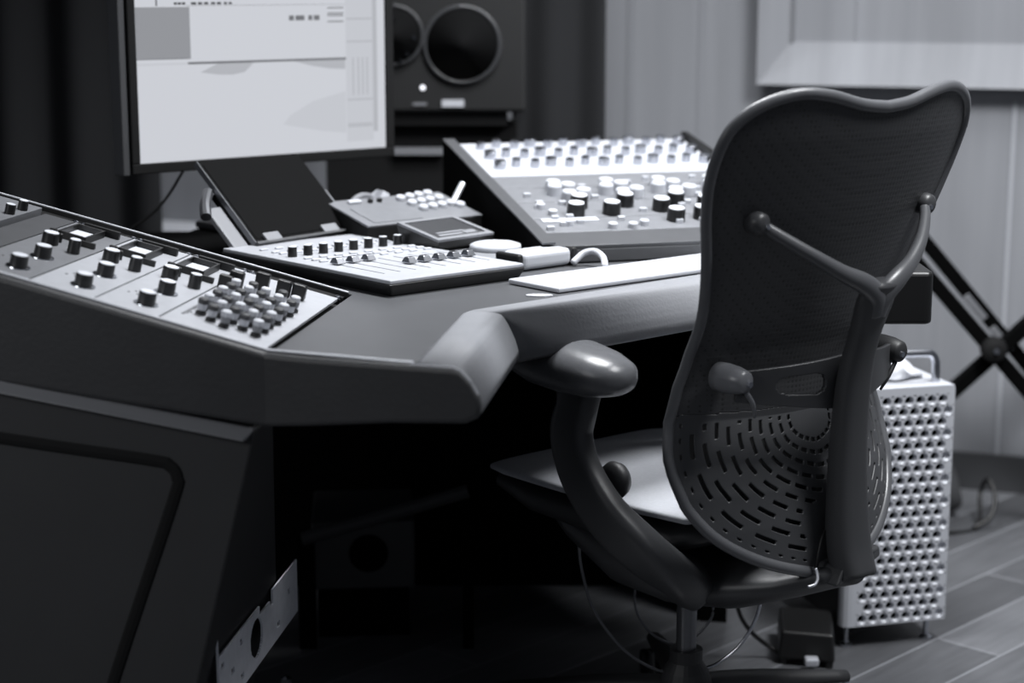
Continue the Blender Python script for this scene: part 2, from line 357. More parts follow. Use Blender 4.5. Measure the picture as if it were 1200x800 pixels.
for j in range(3):
    for i in range(13):
        if i or j: dup(ks, mx, TR((.05+.034*i, .60-.07*j+.01*(i % 2), .002)) @ Matrix.Diagonal((1+.3*(i % 3 == 0), 1+.3*(i % 3 == 0), 1.1, 1)))
bb = obj('button', B(-.006, .006, -.004, .004, .002, .009), 'white', mx); bb.location = (.03, .075, 0)
for i in range(34): dup(bb, mx, TR((.03+random.random()*.43, .07+random.random()*.30, 0)))
obj('meter_window', B(.03, .13, .115, .135, .002, .004), 'white', mx); obj('meter_window', B(.40, .47, .235, .25, .002, .004), 'white', mx)

# ------------------------------------------------------------------ left rack modules
def module(name, s0, s1, m, label, th=.001, group=None, cat='rack module', d0=.010, d1=.393):
    o = root(name, label, cat, WM @ TR((-(s0+s1)/2, 0, 0)), group); hw = (s1-s0)/2-.0007
    obj('faceplate', B(-hw, hw, d0+.001, d1, -.004, th), m, o, mods=[BEV(.0006, 1)]); return o, hw
def screws(o, xs):
    for x in xs:
        b = bmesh.new(); lathe(b, [(.0055, 0), (.005, .003), (.002, .0042)], 12); s = obj('screw', b, 'chrome', o); s.location = (x, .408, -.004)
def channel(o, dx=0):
    z = .001
    big = knob('knob', .0118, .0165, parent=o, at=(dx+.008, .056, z), skirt=False)
    for x, y in ((.006, .139), (-.018, .222)): dup(big, o, TR((dx+x, y, z)))
    knob('knob', .0088, .019, parent=o, at=(dx+.022, .209, z))
    # silver collars round the big knobs
    for x, y in ((.008, .056), (.006, .139)):
        b = bmesh.new(); lathe(b, [(.0165, 0), (.0160, .0012), (.012, .0016)], 24); r_ = obj('dial_ring', b, 'steel', o); r_.location = (dx+x, y, z)
    b = bmesh.new(); lathe(b, [(.0038, 0), (.0038, .012), (.003, .013)], 12); s_ = obj('toggle_switch', b, 'knob_black', o); s_.location = (dx-.014, .246, z)
    # meter: raised dark frame round a pale glass
    b = bmesh.new(); x0, x1, y0, y1 = dx-.028, dx+.014, .272, .348
    for q in ((x0, x1, y0, y0+.004), (x0, x1, y1-.006, y1), (x0, x0+.003, y0+.004, y1-.006), (x1-.003, x1, y0+.004, y1-.006)): box(b, *q, z, z+.010)
    mt = obj('level_meter', b, 'black', o); obj('meter_glass', B(x0+.003, x1-.003, y0+.004, y1-.006, z, z+.002), 'knob_top', mt)
    obj('black_bar', B(dx-.022, dx+.032, .356, .363, z, z+.011), 'black', o); obj('black_bar', B(dx+.005, dx+.033, .258, .263, z, z+.008), 'black', o)
    obj('black_bar', B(dx-.037, dx-.027, .262, .268, z, z+.012), 'black', o)
    for k in range(5):
        b = bmesh.new(); box(b, dx-.03+.006*k, dx-.027+.006*k, .09+.012*(k % 2), .092+.012*(k % 2), z, z+.0006); obj('mark', b, 'grey_dark', o)
a, h = module('rack_preamp', .236, .323, 'panel_light', 'pale rack module with meter and five black knobs, right of the darker grey one'); channel(a, .004); screws(a, (h-.004, -h+.006))
a, h = module('rack_preamp', .149, .235, 'panel_light', 'pale rack module with meter and black knobs, next to the crowded patch of small caps'); channel(a, .003); screws(a, (h-.004, -h+.006))
a, h = module('rack_preamp', .324, .414, 'panel_mid', 'darker grey rack module with meter and black knobs, beside the blank grey plate'); channel(a, .004); screws(a, (h-.004, -h+.006))
a, h = module('blank_plate', .415, .462, 'panel_dark', 'blank dark grey plate between two rack modules at the left frame edge', cat='blank plate'); screws(a, (h-.004,))
a, h = module('rack_unit', .467, .60, 'panel_mid', 'raised grey rack unit with a wide flat knob in the far left corner', th=.008)
k1 = knob('knob', .016, .010, parent=a, at=(.045, .24, .008)); k2 = knob('knob', .0075, .014, parent=a, at=(.055, .30, .008)); dup(k2, a, TR((.055, .345, .008)))
dup(k1, a, TR((.0, .30, .008))); w_ = bmesh.new(); lathe(w_, [(.018, 0), (.018, .01), (.012, .013)], 24); o_ = obj('knob', w_, 'white', a, label='white knob'); o_.location = (.045, .16, .008)
a, h = module('patch_module', .004, .148, 'panel_light', 'pale rack module crowded with rows of small dark and white caps', d1=.386)
z = .001
def toggle(nm, cap, base):
    b = bmesh.new(); lathe(b, [(.0072, 0), (.0072, .004), (.0050, .0045), (.0050, .008)], 12); o = obj(nm, b, 'knob_black', a)
    c = bmesh.new(); lathe(c, [(.0052, .006), (.0064, .008), (.0068, .015), (.0056, .0165)], 10); obj('cap_body', c, base, o)
    c = bmesh.new(); lathe(c, [(.0070, .015), (.0070, .021), (.0052, .0225)], 10); obj('cap_top', c, cap, o); return o
tA = toggle('capped_switch', 'grey_dark', 'white_soft'); tB = toggle('capped_switch', 'white_soft', 'grey'); fa = fb = True
for i in range(5):
    for j in range(7):
        x = .045-.0215*i+.002*(j % 2); y = .052+.0300*j+(.012 if i % 2 else 0)
        if i == 4 and j < 1: continue
        if (i+j) % 2:
            if fa: tA.location = (x, y, z); fa = False
            else: dup(tA, a, TR((x, y, z)))
        else:
            if fb: tB.location = (x, y, z); fb = False
            else: dup(tB, a, TR((x, y, z)))
for x, y, hh in ((-.050, .265, .026), (-.022, .30, .026), (.01, .30, .024), (.030, .31, .022), (-.060, .25, .020)):
    obj('black_plug', B(x-.010, x+.010, y-.006, y+.006, z, z+hh), 'knob_black', a, mods=[BEV(.002)])
for k in range(6):
    b = bmesh.new(); lathe(b, [(.005, 0), (.005, .003), (.003, .004)], 10); o_ = obj('jack_nut', b, 'chrome', a); o_.location = (-.060+.004*(k % 2), .19+.020*k, z)
for k in range(14): obj('mark', B(-.058, -.054+.002*(k % 3), .06+.009*k, .064+.009*k, z, z+.0006), 'grey_dark', a)
screws(a, (h-.004, -h+.006))

# ------------------------------------------------------------------ fader controller
N0 = Vector((-.177, 2.636, .75)); CF = frame(N0, (.75, .66, 0), (-.66, .75, 0))
ct = root('fader_controller', 'wide pale fader controller with a row of eight black knobs, centre of the desk', 'mixing controller', CF)
bm = bmesh.new(); hexa(bm, [(.006, .006, 0), (.255, .006, 0), (.255, .44, 0), (.006, .44, 0)], [(-.003, -.003, .019), (.263, -.003, .019), (.263, .45, .019), (-.003, .45, .019)])
obj('body', bm, 'black', ct, mods=[BEV(.003)])
obj('top_plate', B(0, .260, 0, .447, .019, .0250), 'panel_light', ct, mods=[BEV(.0015)])
z = .025
fk = knob('knob', .0075, .016, 'knob_black', 'knob_top', ct, (.030, .292, z))
for i in range(1, 8): dup(fk, ct, TR((.030+.0300*i, .292, z)))
sl = obj('fader_slot', B(-.0012, .0012, 0, .13, z, z+.0005), 'grey', ct); sl.location = (.035, .06, 0)
for i in range(1, 8): dup(sl, ct, TR((.035+.0295*i, .06, 0)))
b = bmesh.new(); hexa(b, [(-.008, -.011, .002), (.008, -.011, .002), (.008, .011, .002), (-.008, .011, .002)], [(-.006, -.005, .011), (.006, -.005, .011), (.006, .005, .011), (-.006, .005, .011)])
fc = obj('fader_cap', b, 'steel', ct, mods=[BEV(.001)]); fc.location = (.035, .178, z)
for i in range(1, 8): dup(fc, ct, TR((.035+.0295*i, .178 if i < 3 else .112, z)))
bt = obj('button', B(-.007, .007, -.0035, .0035, 0, .003), 'keycap', ct, mods=[BEV(.001)]); bt.location = (.035, .215, z)
for j, y in enumerate((.215, .235, .257, .325, .345, .38)):
    for i in range(8):
        if i or j: dup(bt, ct, TR((.035+.0295*i, y, z)))
# tablet-like display leaning on its cradle
TF = CF @ TR((0, .424, .030)) @ Matrix.Rotation(R(10), 4, 'Z') @ Matrix.Rotation(R(42), 4, 'X')
tb = root('tablet', 'dark tablet screen leaning back behind the fader controller, below the monitor', 'tablet', TF)
obj('case', B(.058, .292, 0, .185, -.008, 0), 'tablet_dark', tb, mods=[BEV(.002)])
obj('screen', B(.064, .286, .008, .178, 0, .0008), 'tablet_dark', tb)
obj('edge_strip', B(.055, .0575, 0, .187, -.009, .001), 'steel_dark', tb)
st = root('tablet_stand', 'grey angled metal cradle holding the dark tablet, on the controller back edge', 'stand', TF)
obj('clip', B(.078, .113, -.005, .014, .001, .006), 'grey', st, mods=[BEV(.001)]); obj('clip', B(.214, .250, -.005, .014, .001, .006), 'grey', st, mods=[BEV(.001)])
obj('ledge', B(.054, .292, -.007, -.002, -.022, .006), 'grey_dark', st)
obj('side_arm', B(.020, .052, -.005, .095, -.022, -.012), 'grey', st, mods=[BEV(.002)]); obj('back_plate', B(.054, .283, 0, .12, -.020, -.010), 'black_matte', st)
obj('hinge_arm', T([(.050, .130, -.014), (.026, .104, -.014), (.012, .080, -.016)], .0095, seg=10), 'steel_dark', st)
obj('side_arm', B(.295, .302, 0, .10, -.022, -.006), 'grey', st, mods=[BEV(.001)])
# keypad
KF = frame((-.245, 3.105, .75), (.77, .64, 0), (-.64, .77, 0))
kp = root('keypad_controller', 'small tilted control box with round white buttons, behind the fader controller', 'control box', KF)
bm = bmesh.new(); hexa(bm, [(.0, .0, .0), (.25, 0, 0), (.25, .13, 0), (0, .13, 0)], [(0, 0, .040), (.25, 0, .040), (.25, .13, .070), (0, .13, .070)]); obj('body', bm, 'black_matte', kp, mods=[BEV(.002)])
KT = TR((0, 0, .040)) @ Matrix.Rotation(math.atan2(.03, .13), 4, 'X')
obj('top_plate', B(.0, .25, 0, .133, 0, .004), 'panel_mid', kp, mtx=KT, mods=[BEV(.001)])
obj('label_panel', B(.02, .125, .01, .085, .004, .005), 'panel_mid', kp, mtx=KT)
b = bmesh.new(); lathe(b, [(.0092, 0), (.0092, .006), (.007, .0085)], 16); rbn = obj('round_button', b, 'white', kp); rbn.matrix_local = KT @ TR((.145, .108, .004))
for x, y in ((.168, .112), (.191, .116), (.214, .120), (.150, .080), (.173, .084), (.196, .088), (.219, .092), (.155, .052), (.178, .055), (.201, .058), (.224, .062), (.236, .05)): dup(rbn, kp, KT @ TR((x, y, .004)))
obj('wide_button', B(.035, .062, .108, .120, .004, .009), 'white', kp, mtx=KT, mods=[BEV(.002)])
for x in (.08, .10): 
    b = bmesh.new(); lathe(b, [(.005, 0), (.005, .006)], 12); o_ = obj('knob', b, 'knob_black', kp); o_.matrix_local = KT @ TR((x, .11, .004))
# small display unit sitting on the controller
SF = frame((-.118, 2.965, .775), (.68, .73, 0), (-.73, .68, 0))
sd = root('display_unit', 'small grey framed display lying tilted on the controller corner, in front of the white buttons', 'display', SF)
bm = bmesh.new(); hexa(bm, [(0, 0, 0), (.125, 0, 0), (.125, .09, 0), (0, .09, 0)], [(-.003, 0, .010), (.128, 0, .010), (.128, .098, .031), (-.003, .098, .031)]); obj('body', bm, 'black', sd)
ST = TR((0, 0, .0105)) @ Matrix.Rotation(math.atan2(.021, .098), 4, 'X')
bm = bmesh.new()
for q in ((-.003, .128, 0, .010), (-.003, .128, .092, .1), (-.003, .006, .010, .092), (.119, .128, .010, .092)): box(bm, *q, 0, .004)
obj('bezel', bm, 'grey', sd, mtx=ST); obj('screen', B(.006, .119, .01, .092, 0, .002), 'small_display', sd, mtx=ST)
obj('screen_mark', B(.02, .075, .018, .026, .002, .0026), 'grey', sd, mtx=ST); obj('screen_mark', B(.08, .108, .018, .032, .002, .0026), 'grey', sd, mtx=ST); obj('screen_mark', B(.025, .088, .030, .036, .002, .0026), 'grey', sd, mtx=ST)
# jog wheel + white box + keyboard
JF = CF @ TR((.285, .115, 0))
jw = root('jog_wheel', 'big round white jog wheel on a flat grey base, right of the faders', 'jog wheel', JF)
obj('base', B(0, .118, 0, .13, 0, .018), 'grey', jw, mods=[BEV(.006, 3)])
b = bmesh.new(); lathe(b, [(.041, .018), (.043, .022), (.042, .027), (.034, .030), (.01, .031)], 40); o_ = obj('wheel', b, 'white', jw, smooth=True); o_.location = (.070, .062, 0)
BF = CF @ TR((.292, .050, 0))
wbx = root('white_box', 'rounded white box with black end bands between controller and keyboard', 'box', BF)
obj('shell', B(.012, .118, 0, .055, .002, .030), 'white', wbx, mods=[BEV(.009, 4)]); obj('end_band', B(0, .012, -.001, .056, 0, .029), 'black', wbx, mods=[BEV(.004, 3)]); obj('end_band', B(.118, .130, -.001, .056, 0, .030), 'black', wbx, mods=[BEV(.004, 3)])
tag(obj('cable', T([(.098, 2.935, .756), (.116, 2.945, .770), (.134, 2.940, .774), (.146, 2.915, .768), (.148, 2.885, .757)], .0055, seg=10), 'white', smooth=True), 'short thick white cable loop behind the keyboard, beside the white box', 'cable')
GF = frame((.069, 2.668, .75), (.77, .64, 0), (-.64, .77, 0))
kbd = root('computer_keyboard', 'slim white computer keyboard at the padded edge, left of the chair back', 'keyboard', GF)
obj('body', B(0, .43, 0, .118, .001, .009), 'white', kbd, mods=[BEV(.003, 3)])
key = obj('key', B(0, .0168, 0, .0168, .009, .0094), 'white', kbd); key.location = (.006, .010, 0)
for j in range(5):
    for i in range(14):
        if i or j: dup(key, kbd, TR((.006+.0300*i, .010+.0205*j, 0)) @ Matrix.Diagonal((1.6, 1.12, 1, 1)))
b = bmesh.new(); lathe(b, [(.020, 0), (.020, .0015), (.018, .002)], 24); o_ = obj('round_sticker', b, 'white'); o_.location = (.040, 2.652, .7502); o_.scale = (1, .5, 1); tag(o_, 'tiny white oval disc lying on the desk in front of the keyboard corner', 'disc')
# odds and ends behind the keypad
b = bmesh.new(); vs = []
for i in range(5):
    for j in range(4): vs.append(b.verts.new((i*.016-.03, j*.012, .02*math.sin(i*2.1+j)*.5+.02+.006*random.random()+.012*(j == 3))))
for i in range(4):
    for j in range(3): b.faces.new((vs[i*4+j], vs[i*4+j+1], vs[(i+1)*4+j+1], vs[(i+1)*4+j]))
o_ = obj('crumpled_paper', b, 'white', mods=[('SOLIDIFY', dict(thickness=.002))], mtx=frame((-.245, 3.335, .775), (.77, .64, 0), (-.64, .77, 0)) @ Matrix.Rotation(R(35), 4, 'X')); tag(o_, 'crumpled white scrap of paper behind the small control box', 'paper')
obj_c = obj('cable', T([(-.29, 3.26, .79), (-.285, 3.29, .815), (-.265, 3.33, .82), (-.24, 3.36, .80), (-.22, 3.38, .752)], .006, seg=10), 'grey', smooth=True); tag(obj_c, 'grey cable arching over the back of the small control box', 'cable')
jp = root('jack_plug', 'pale jack plug pointing up beside the control box, against the dark mixer side', 'plug', frame((-.112, 3.30, .80), (1, 0, 0), (0, 1, 0)))
obj('barrel', T([(-.012, -.02, -.03), (.006, .01, .012)], .0075, smooth=0), 'panel_mid', jp); obj('tip', T([(.006, .01, .012), (.022, .035, .042)], .0055, smooth=0), 'plug', jp)

# ------------------------------------------------------------------ computer monitor
MF = frame((-.65, 3.2, .893), (.77, .638, 0), (0, 0, 1))   # local x right, y up, z towards the viewer
mo = root('computer_monitor', 'black framed computer monitor with a bright screen standing on the desk', 'monitor', MF)
mb = bmesh.new(); box(mb, -.014, .540, -.016, .36, -.030, .004); obj('housing', mb, 'black', mo, mods=[BEV(.003)])
bz = bmesh.new()
for q in ((-.018, .543, -.020, -.002), (-.018, .543, .345, .362), (-.018, -.002, -.002, .345), (.525, .543, -.002, .345)): box(bz, *q, .0, .010)
obj('bezel', bz, 'black_matte', mo, mods=[BEV(.002)])
obj('side_strip', B(-.034, -.021, -.022, .364, -.03, .006), 'grey_dark', mo, mods=[BEV(.002)])
scr = obj('screen', B(-.002, .525, -.002, .345, .003, .005), 'screen_ui', mo, label='bright screen with pale application windows')
def ui(m, x0, x1, y0, y1, z=.0055): obj('window_panel' if (x1-x0) > .08 else 'screen_mark', B(x0, x1, y0, y1, .005, z), m, scr)
ui('screen_grey', 0, .106, .176, .266); ui('screen_line', .10, .436, .1665, .1705); ui('screen_line', -.002, .10, .176, .178); ui('screen_pale', -.002, .10, .166, .170)
def blob(pts, m='screen_pale'):
    bm = bmesh.new(); hexa(bm, [(x, y, .005) for x, y in pts], [(x, y, .0054) for x, y in pts]); obj('window_shape', bm, m, scr)
mat('screen_mid', 182, .6, emit=1, spec=0)
blob([(.125, .152), (.16, .147), (.19, .146), (.215, .150), (.235, .1665), (.16, .1665)], 'screen_mid'); blob([(.32, .1665), (.36, .157), (.40, .151), (.434, .149), (.434, .1665)], 'screen_mid')
blob([(.295, .052), (.31, .068), (.36, .092), (.434, .108), (.434, .03), (.38, .036)]); ui('screen_pale', .436, .497, .013, .345); ui('screen_mid', .497, .507, .03, .345)
for x in (.450, .462, .472, .482): ui('screen_mid', x, x+.003, .10, .17, .006)
for y in (.198, .09, .040, .044, .24): ui('screen_mid', .438, .495, y, y+.003, .006)
for x0, x1, y in ((.312, .322, .240), (.326, .345, .240), (.354, .362, .240), (.366, .378, .240), (.396, .431, .247), (.396, .431, .236), (.396, .431, .261), (.396, .431, .251)): ui('screen_line', x0, x1, y, y+(.009 if x1-x0 < .03 else .0022), .006)
for x0, x1 in ((.076, .082), (.084, .090), (.092, .098), (.110, .120), (.124, .132), (.136, .144), (.150, .158), (.162, .170), (.176, .182), (.186, .192)): ui('screen_dark', x0, x1, .270, .274, .006)
ui('screen_line', .040, .043, .268, .29, .006); ui('screen_line', .10, .435, .2680, .2686, .006)
obj('maker_plate', B(.262, .296, -.0155, -.0085, .010, .0112), 'grey', mo)
obj('neck', B(.235, .285, -.13, .10, -.07, -.032), 'black', mo); 
b = bmesh.new(); box(b, .18, .38, -.143, -.130, -.13, .02); obj('foot', b, 'black', mo, mods=[BEV(.004)])
tag(obj('cable', T([(-.575, 3.29, 1.0), (-.580, 3.29, .90), (-.602, 3.29, .85), (-.64, 3.29, .80), (-.70, 3.30, .757)], .0025, seg=8), 'black', smooth=True), 'thin black cable hanging below the left corner of the monitor', 'cable')

# ------------------------------------------------------------------ loudspeaker on its stand
sp = root('studio_loudspeaker', 'dark blurred studio loudspeaker lying sideways behind the monitor, two round drivers', 'loudspeaker', frame((-.41, 4.0, .925), (1, 0, 0), (0, 1, 0)))
obj('cabinet', B(0, .44, 0, .30, 0, .30), 'speaker', sp, mods=[BEV(.008, 3)])
def driver(nm, x, zc, r, ringmat):
    b = bmesh.new(); lathe(b, [(r*1.07, 0), (r*1.06, -.008), (r*1.0, -.011), (r*.95, -.008), (r*.94, -.002)], 56, axis='y')
    o = obj(nm, b, ringmat, sp, smooth=True); o.location = (x, -.0005, zc)
    b = bmesh.new(); lathe(b, [(r*.945, -.0105), (r*.90, -.0085), (r*.5, -.005), (r*.3, -.0045), (r*.05, -.009)], 56, axis='y'); obj('cone', b, 'cone', o, smooth=True); return o
driver('tweeter', .155, .165, .062, 'speaker_ring'); driver('woofer', .303, .145, .080, 'speaker_ring')
for x, zz in ((.185, .125), (.17, .11), (.15, .12), (.20, .16), (.155, .20)):
    b = bmesh.new(); lathe(b, [(.005, 0), (.004, -.004)], 12, axis='y'); o_ = obj('screw', b, 'chrome', sp); o_.location = (x, -.011, zz)
b = bmesh.new(); lathe(b, [(.0055, 0), (.005, -.003)], 16, axis='y'); o_ = obj('status_light', b, 'led', sp); o_.location = (.217, -.001, .053)
obj('badge', B(.258, .306, -.004, 0, .012, .027), 'white_soft', sp); obj('badge', B(.195, .225, -.003, 0, .015, .021), 'grey', sp)
ss = root('speaker_stand', 'dark cabinet-like stand under the studio loudspeaker', 'stand', frame((-.41, 4.0, 0), (1, 0, 0), (0, 1, 0)))
obj('top_plate', B(.0, .40, .02, .22, .895, .922), 'black', ss); obj('column', B(.0, .42, .05, .20, .03, .895), 'black_matte', ss); obj('base', B(-.02, .44, 0, .22, 0, .03), 'black', ss)
obj('metal_rail', B(.15, .26, .03, .05, .83, .845), 'grey', ss); 
b = bmesh.new(); lathe(b, [(.007, 0), (.006, -.004)], 16, axis='y'); o_ = obj('bolt', b, 'grey', ss); o_.location = (.028, .05, .835)

# ------------------------------------------------------------------ office chair (local: x = chair right, y = forward, z = up)
CM = frame((.275, 2.75, 0), (.77, .64, 0), (-.64, .77, 0))
ch = root('office_chair', 'dark office chair with a slotted butterfly backrest, turned away towards the desk', 'office chair', CM)
OUT = [(.372, 0), (.376, .035), (.385, .07), (.40, .115), (.42, .155), (.445, .188), (.475, .210), (.50, .220), (.55, .225), (.6, .215), (.65, .207), (.7, .202), (.75, .202), (.8, .212), (.85, .226), (.9, .242), (.95, .252), (1.0, .250), (1.03, .233), (1.05, .200), (1.060, .155), (1.055, .105), (1.042, .05), (1.037, 0)]
DC = [(.37, .292), (.40, .290), (.45, .283), (.5, .272), (.55, .252), (.6, .234), (.65, .236), (.7, .249), (.75, .266), (.8, .283), (.85, .300), (.9, .317), (.95, .333), (1.0, .348), (1.06, .360)]
KC = [(.37, 1.5), (.6, 1.42), (.7, 1.35), (.8, 1.15), (.9, 1.0), (1.0, .85), (1.06, .75)]
def D(u, z): return interp(DC, z)-interp(KC, z)*u*u
def SP(u, z, off=0): return (u, -D(u, z)-off, z)
oc = catmull([(u, z, 0) for z, u in OUT], 6); oc = [(p.x, p.y) for p in oc]
half = [(max(u, 0), z) for u, z in oc]; full = half+[(-u, z) for u, z in half[::-1][1:-1]]
ZC = .60
def rout(th):      # radius of the outline seen from (0, ZC) at angle th
    dx, dz = math.cos(th), math.sin(th); best = 0
    n = len(full)
    for i in range(n):
        (ax, az), (bx, bz) = full[i], full[(i+1) % n]; az -= ZC; bz -= ZC
        ex, ez = bx-ax, bz-az; den = dx*ez-dz*ex
        if abs(den) < 1e-9: continue
        t = (ax*ez-az*ex)/den; s = (ax*dz-az*dx)/den
        if t > 0 and -1e-6 <= s <= 1+1e-6: best = max(best, t)
    return best
NT, NR = 384, 80
rad = [rout(2*math.pi*(i+.5)/NT) for i in range(NT)]
up = bmesh.new(); bm = bmesh.new(); G = {}
def gv(b_, tag_, i, j):
    k = (tag_, i % NT if j else 0, j)
    if k not in G:
        th = 2*math.pi*(i % NT+.5)/NT; r = rad[i % NT]*j/NR if j else 0
        u, z = r*math.cos(th), ZC+r*math.sin(th); G[k] = b_.verts.new(SP(u, z))
    return G[k]
PER = 16
rings_def = []     # (first row, rows, kind)
rows = [(74, 1, 'dot')]+[(a, 2, 'slot') for a in (68, 62, 56, 50, 44, 38, 32, 26, 20, 14)]
def is_hole(i, j, u, z):
    if z > .597: return False
    if abs(u) < .052 and z < .475: return False
    for k, (a, n, kind) in enumerate(rows):
        if a <= j < a+n:
            if kind == 'dot': return i % 6 in (0, 1)
            ph = (i+(PER//2)*(k % 2)+3*k) % PER
            return ph < (10 if k < 6 else 12)
    return False
for j in range(1, NR):
    for i in range(NT):
        th = 2*math.pi*(i+1)/NT; r = rad[i]*(j+.5)/NR; u, z = r*math.cos(th), ZC+r*math.sin(th)
        if z > .610: 
            up.faces.new((gv(up, 'u', i, j), gv(up, 'u', i+1, j), gv(up, 'u', i+1, j+1), gv(up, 'u', i, j+1)))
        elif not is_hole(i, j, u, z):
            bm.faces.new((gv(bm, 'l', i, j), gv(bm, 'l', i+1, j), gv(bm, 'l', i+1, j+1), gv(bm, 'l', i, j+1)))
for i in range(NT):
    th = 2*math.pi*(i+1)/NT; z = ZC+rad[i]/NR*math.sin(th)
    bm.faces.new((gv(bm, 'l', 0, 0), gv(bm, 'l', i, 1), gv(bm, 'l', i+1, 1)))
sol = [('SUBSURF', dict(levels=1, render_levels=1)), ('SOLIDIFY', dict(thickness=.0045, offset=0)),]
obj('backrest_mesh', up, 'shell_mesh', ch, smooth=True, label='finely perforated upper backrest', mods=[('SOLIDIFY', dict(thickness=.0045, offset=0))])
obj('backrest_shell', bm, 'shell', ch, smooth=True, label='lower backrest shell with rings of slots', mods=sol)
lb = bmesh.new(); G = {}
for j in range(1, NR-3, 3):
    for i in range(0, NT, 4):
        q_ = [(i, j), (i+4, j), (i+4, min(j+3, NR-3)), (i, min(j+3, NR-3))]; vv = []
        for a_, c_ in q_:
            k_ = (a_ % NT, c_)
            if k_ not in G:
                th = 2*math.pi*(a_ % NT+.5)/NT; rr_ = rad[a_ % NT]*c_/NR; u_, z_ = rr_*math.cos(th), ZC+rr_*math.sin(th); G[k_] = lb.verts.new(SP(u_, min(z_, .605), -.012))
            vv.append(G[k_])
        if min(v.co.z for v in vv) < .6049:
            lb.faces.new(vv)
obj('backrest_backing', lb, 'hull', ch, smooth=True, label='dark backing layer added behind the slots')  # thin dark sheet added so the bright seat stays hidden behind the slots
rim = [SP(u, z, .001) for u, z in full[::2]]
b = bmesh.new(); sweep(b, rim, (.0085, .0075), seg=12, closed=True, smooth=0, ref=(0, 1, 0)); obj('backrest_rim', b, 'shell_rim', ch, smooth=True)
# Y-shaped back frame
spine = [(0, -.335, .372), (0, -.318, .42), (0, -.312, .50), (0, -.312, .58), (0, -.318, .66), (0, -.332, .72), (0, -.350, .775), (0, -.362, .80)]
obj('back_spine', T(spine, [(.030, .024), (.033, .026), (.031, .022), (.029, .020), (.027, .018), (.025, .016), (.033, .014), (.026, .012)], seg=20, ref=(0, 1, 0), sq=2.8), 'frame', ch, smooth=True)
for s in (-1, 1):
    pts = [(s*.174, -.292, .887), (s*.150, -.312, .868), (s*.112, -.335, .842), (s*.072, -.350, .818), (s*.034, -.358, .800), (s*.008, -.357, .780), (0, -.350, .755)]
    obj('frame_arm', T(pts, [(.0085, .008), (.009, .008), (.010, .009), (.012, .010), (.015, .012), (.017, .012), (.018, .012)], seg=16, ref=(0, 1, 0)), 'frame_arm', ch, smooth=True)
    b = bmesh.new(); lathe(b, [(.015, .012), (.016, 0), (.014, -.008), (.009, -.012)], 24, axis='y', c=(s*.176, -.292, .888)); jn = obj('frame_joint', b, 'frame', ch, smooth=True)
    b = bmesh.new(); lathe(b, [(.004, 0), (.0035, -.003)], 12, axis='y', c=(s*.172, -.304, .884)); obj('screw', b, 'chrome', jn)
# lumbar crossbar with a slot either side
b = bmesh.new(); nx, nz = 128, 28; g = {}
def XB(x, v):
    ax = abs(x)/.165; zt = .690-.012*ax; zb_ = .612+.024*ax
    z = zb_+(zt-zb_)*v; return (x, -(.296-1.9*x*x)-.002+.0*ax, z)
for i in range(nx+1):
    for j in range(nz+1): g[i, j] = b.verts.new(XB(-.165+.33*i/nx, j/nz))
for i in range(nx):
    for j in range(nz):
        x = abs(-.165+.33*(i+.5)/nx); v = (j+.5)/nz
        if -.165+.33*(i+.5)/nx < 0 and abs((x-.075)/.038)**3.2+abs((v-.52)/.24)**3.2 < 1: continue
        b.faces.new((g[i, j], g[i+1, j], g[i+1, j+1], g[i, j+1]))
obj('lumbar_crossbar', b, 'frame', ch, smooth=True, mods=[('SUBSURF', dict(levels=1, render_levels=1)), ('SOLIDIFY', dict(thickness=.007, offset=0))])
for s in (-1, 1):
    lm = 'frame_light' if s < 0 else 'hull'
    b = bmesh.new(); lathe(b, [(.0205, .016), (.021, 0), (.0195, -.018), (.0155, -.034), (.011, -.038)], 28, axis='y', c=(s*.166, -.232, .667)); jn = obj('lumbar_knob', b, lm, ch, smooth=True)
    b = bmesh.new(); lathe(b, [(.0048, 0), (.0042, -.004)], 12, axis='y', c=(s*.163, -.270, .664)); obj('screw', b, 'chrome', jn)
    obj('lumbar_lever', T([(s*.160, -.262, .652), (s*.145, -.262, .632), (s*.135, -.256, .612)], [(.004, .003), (.0035, .003), (.002, .002)], seg=10, ref=(0, 1, 0)), lm, ch, smooth=True)
obj('release_cable', T([(-.048, -.300, .382), (-.046, -.302, .405), (-.036, -.300, .430), (-.018, -.296, .445), (0, -.296, .450)], .0022, seg=8), 'black', ch, smooth=True)
obj('cable_hook', T([(-.050, -.302, .388), (-.052, -.308, .376), (-.060, -.310, .368), (-.070, -.306, .366)], .0022, seg=8), 'plug', ch, smooth=True)
b = bmesh.new(); hexa(b, [(-.040, -.335, .365), (.066, -.325, .388), (.070, -.318, .402), (.02, -.332, .40), (-.030, -.338, .392)], [(-.040, -.28, .362), (.066, -.28, .384), (.070, -.28, .400), (.02, -.285, .40), (-.030, -.285, .39)])
obj('spine_foot', b, 'frame', ch, mods=[BEV(.004, 3)])
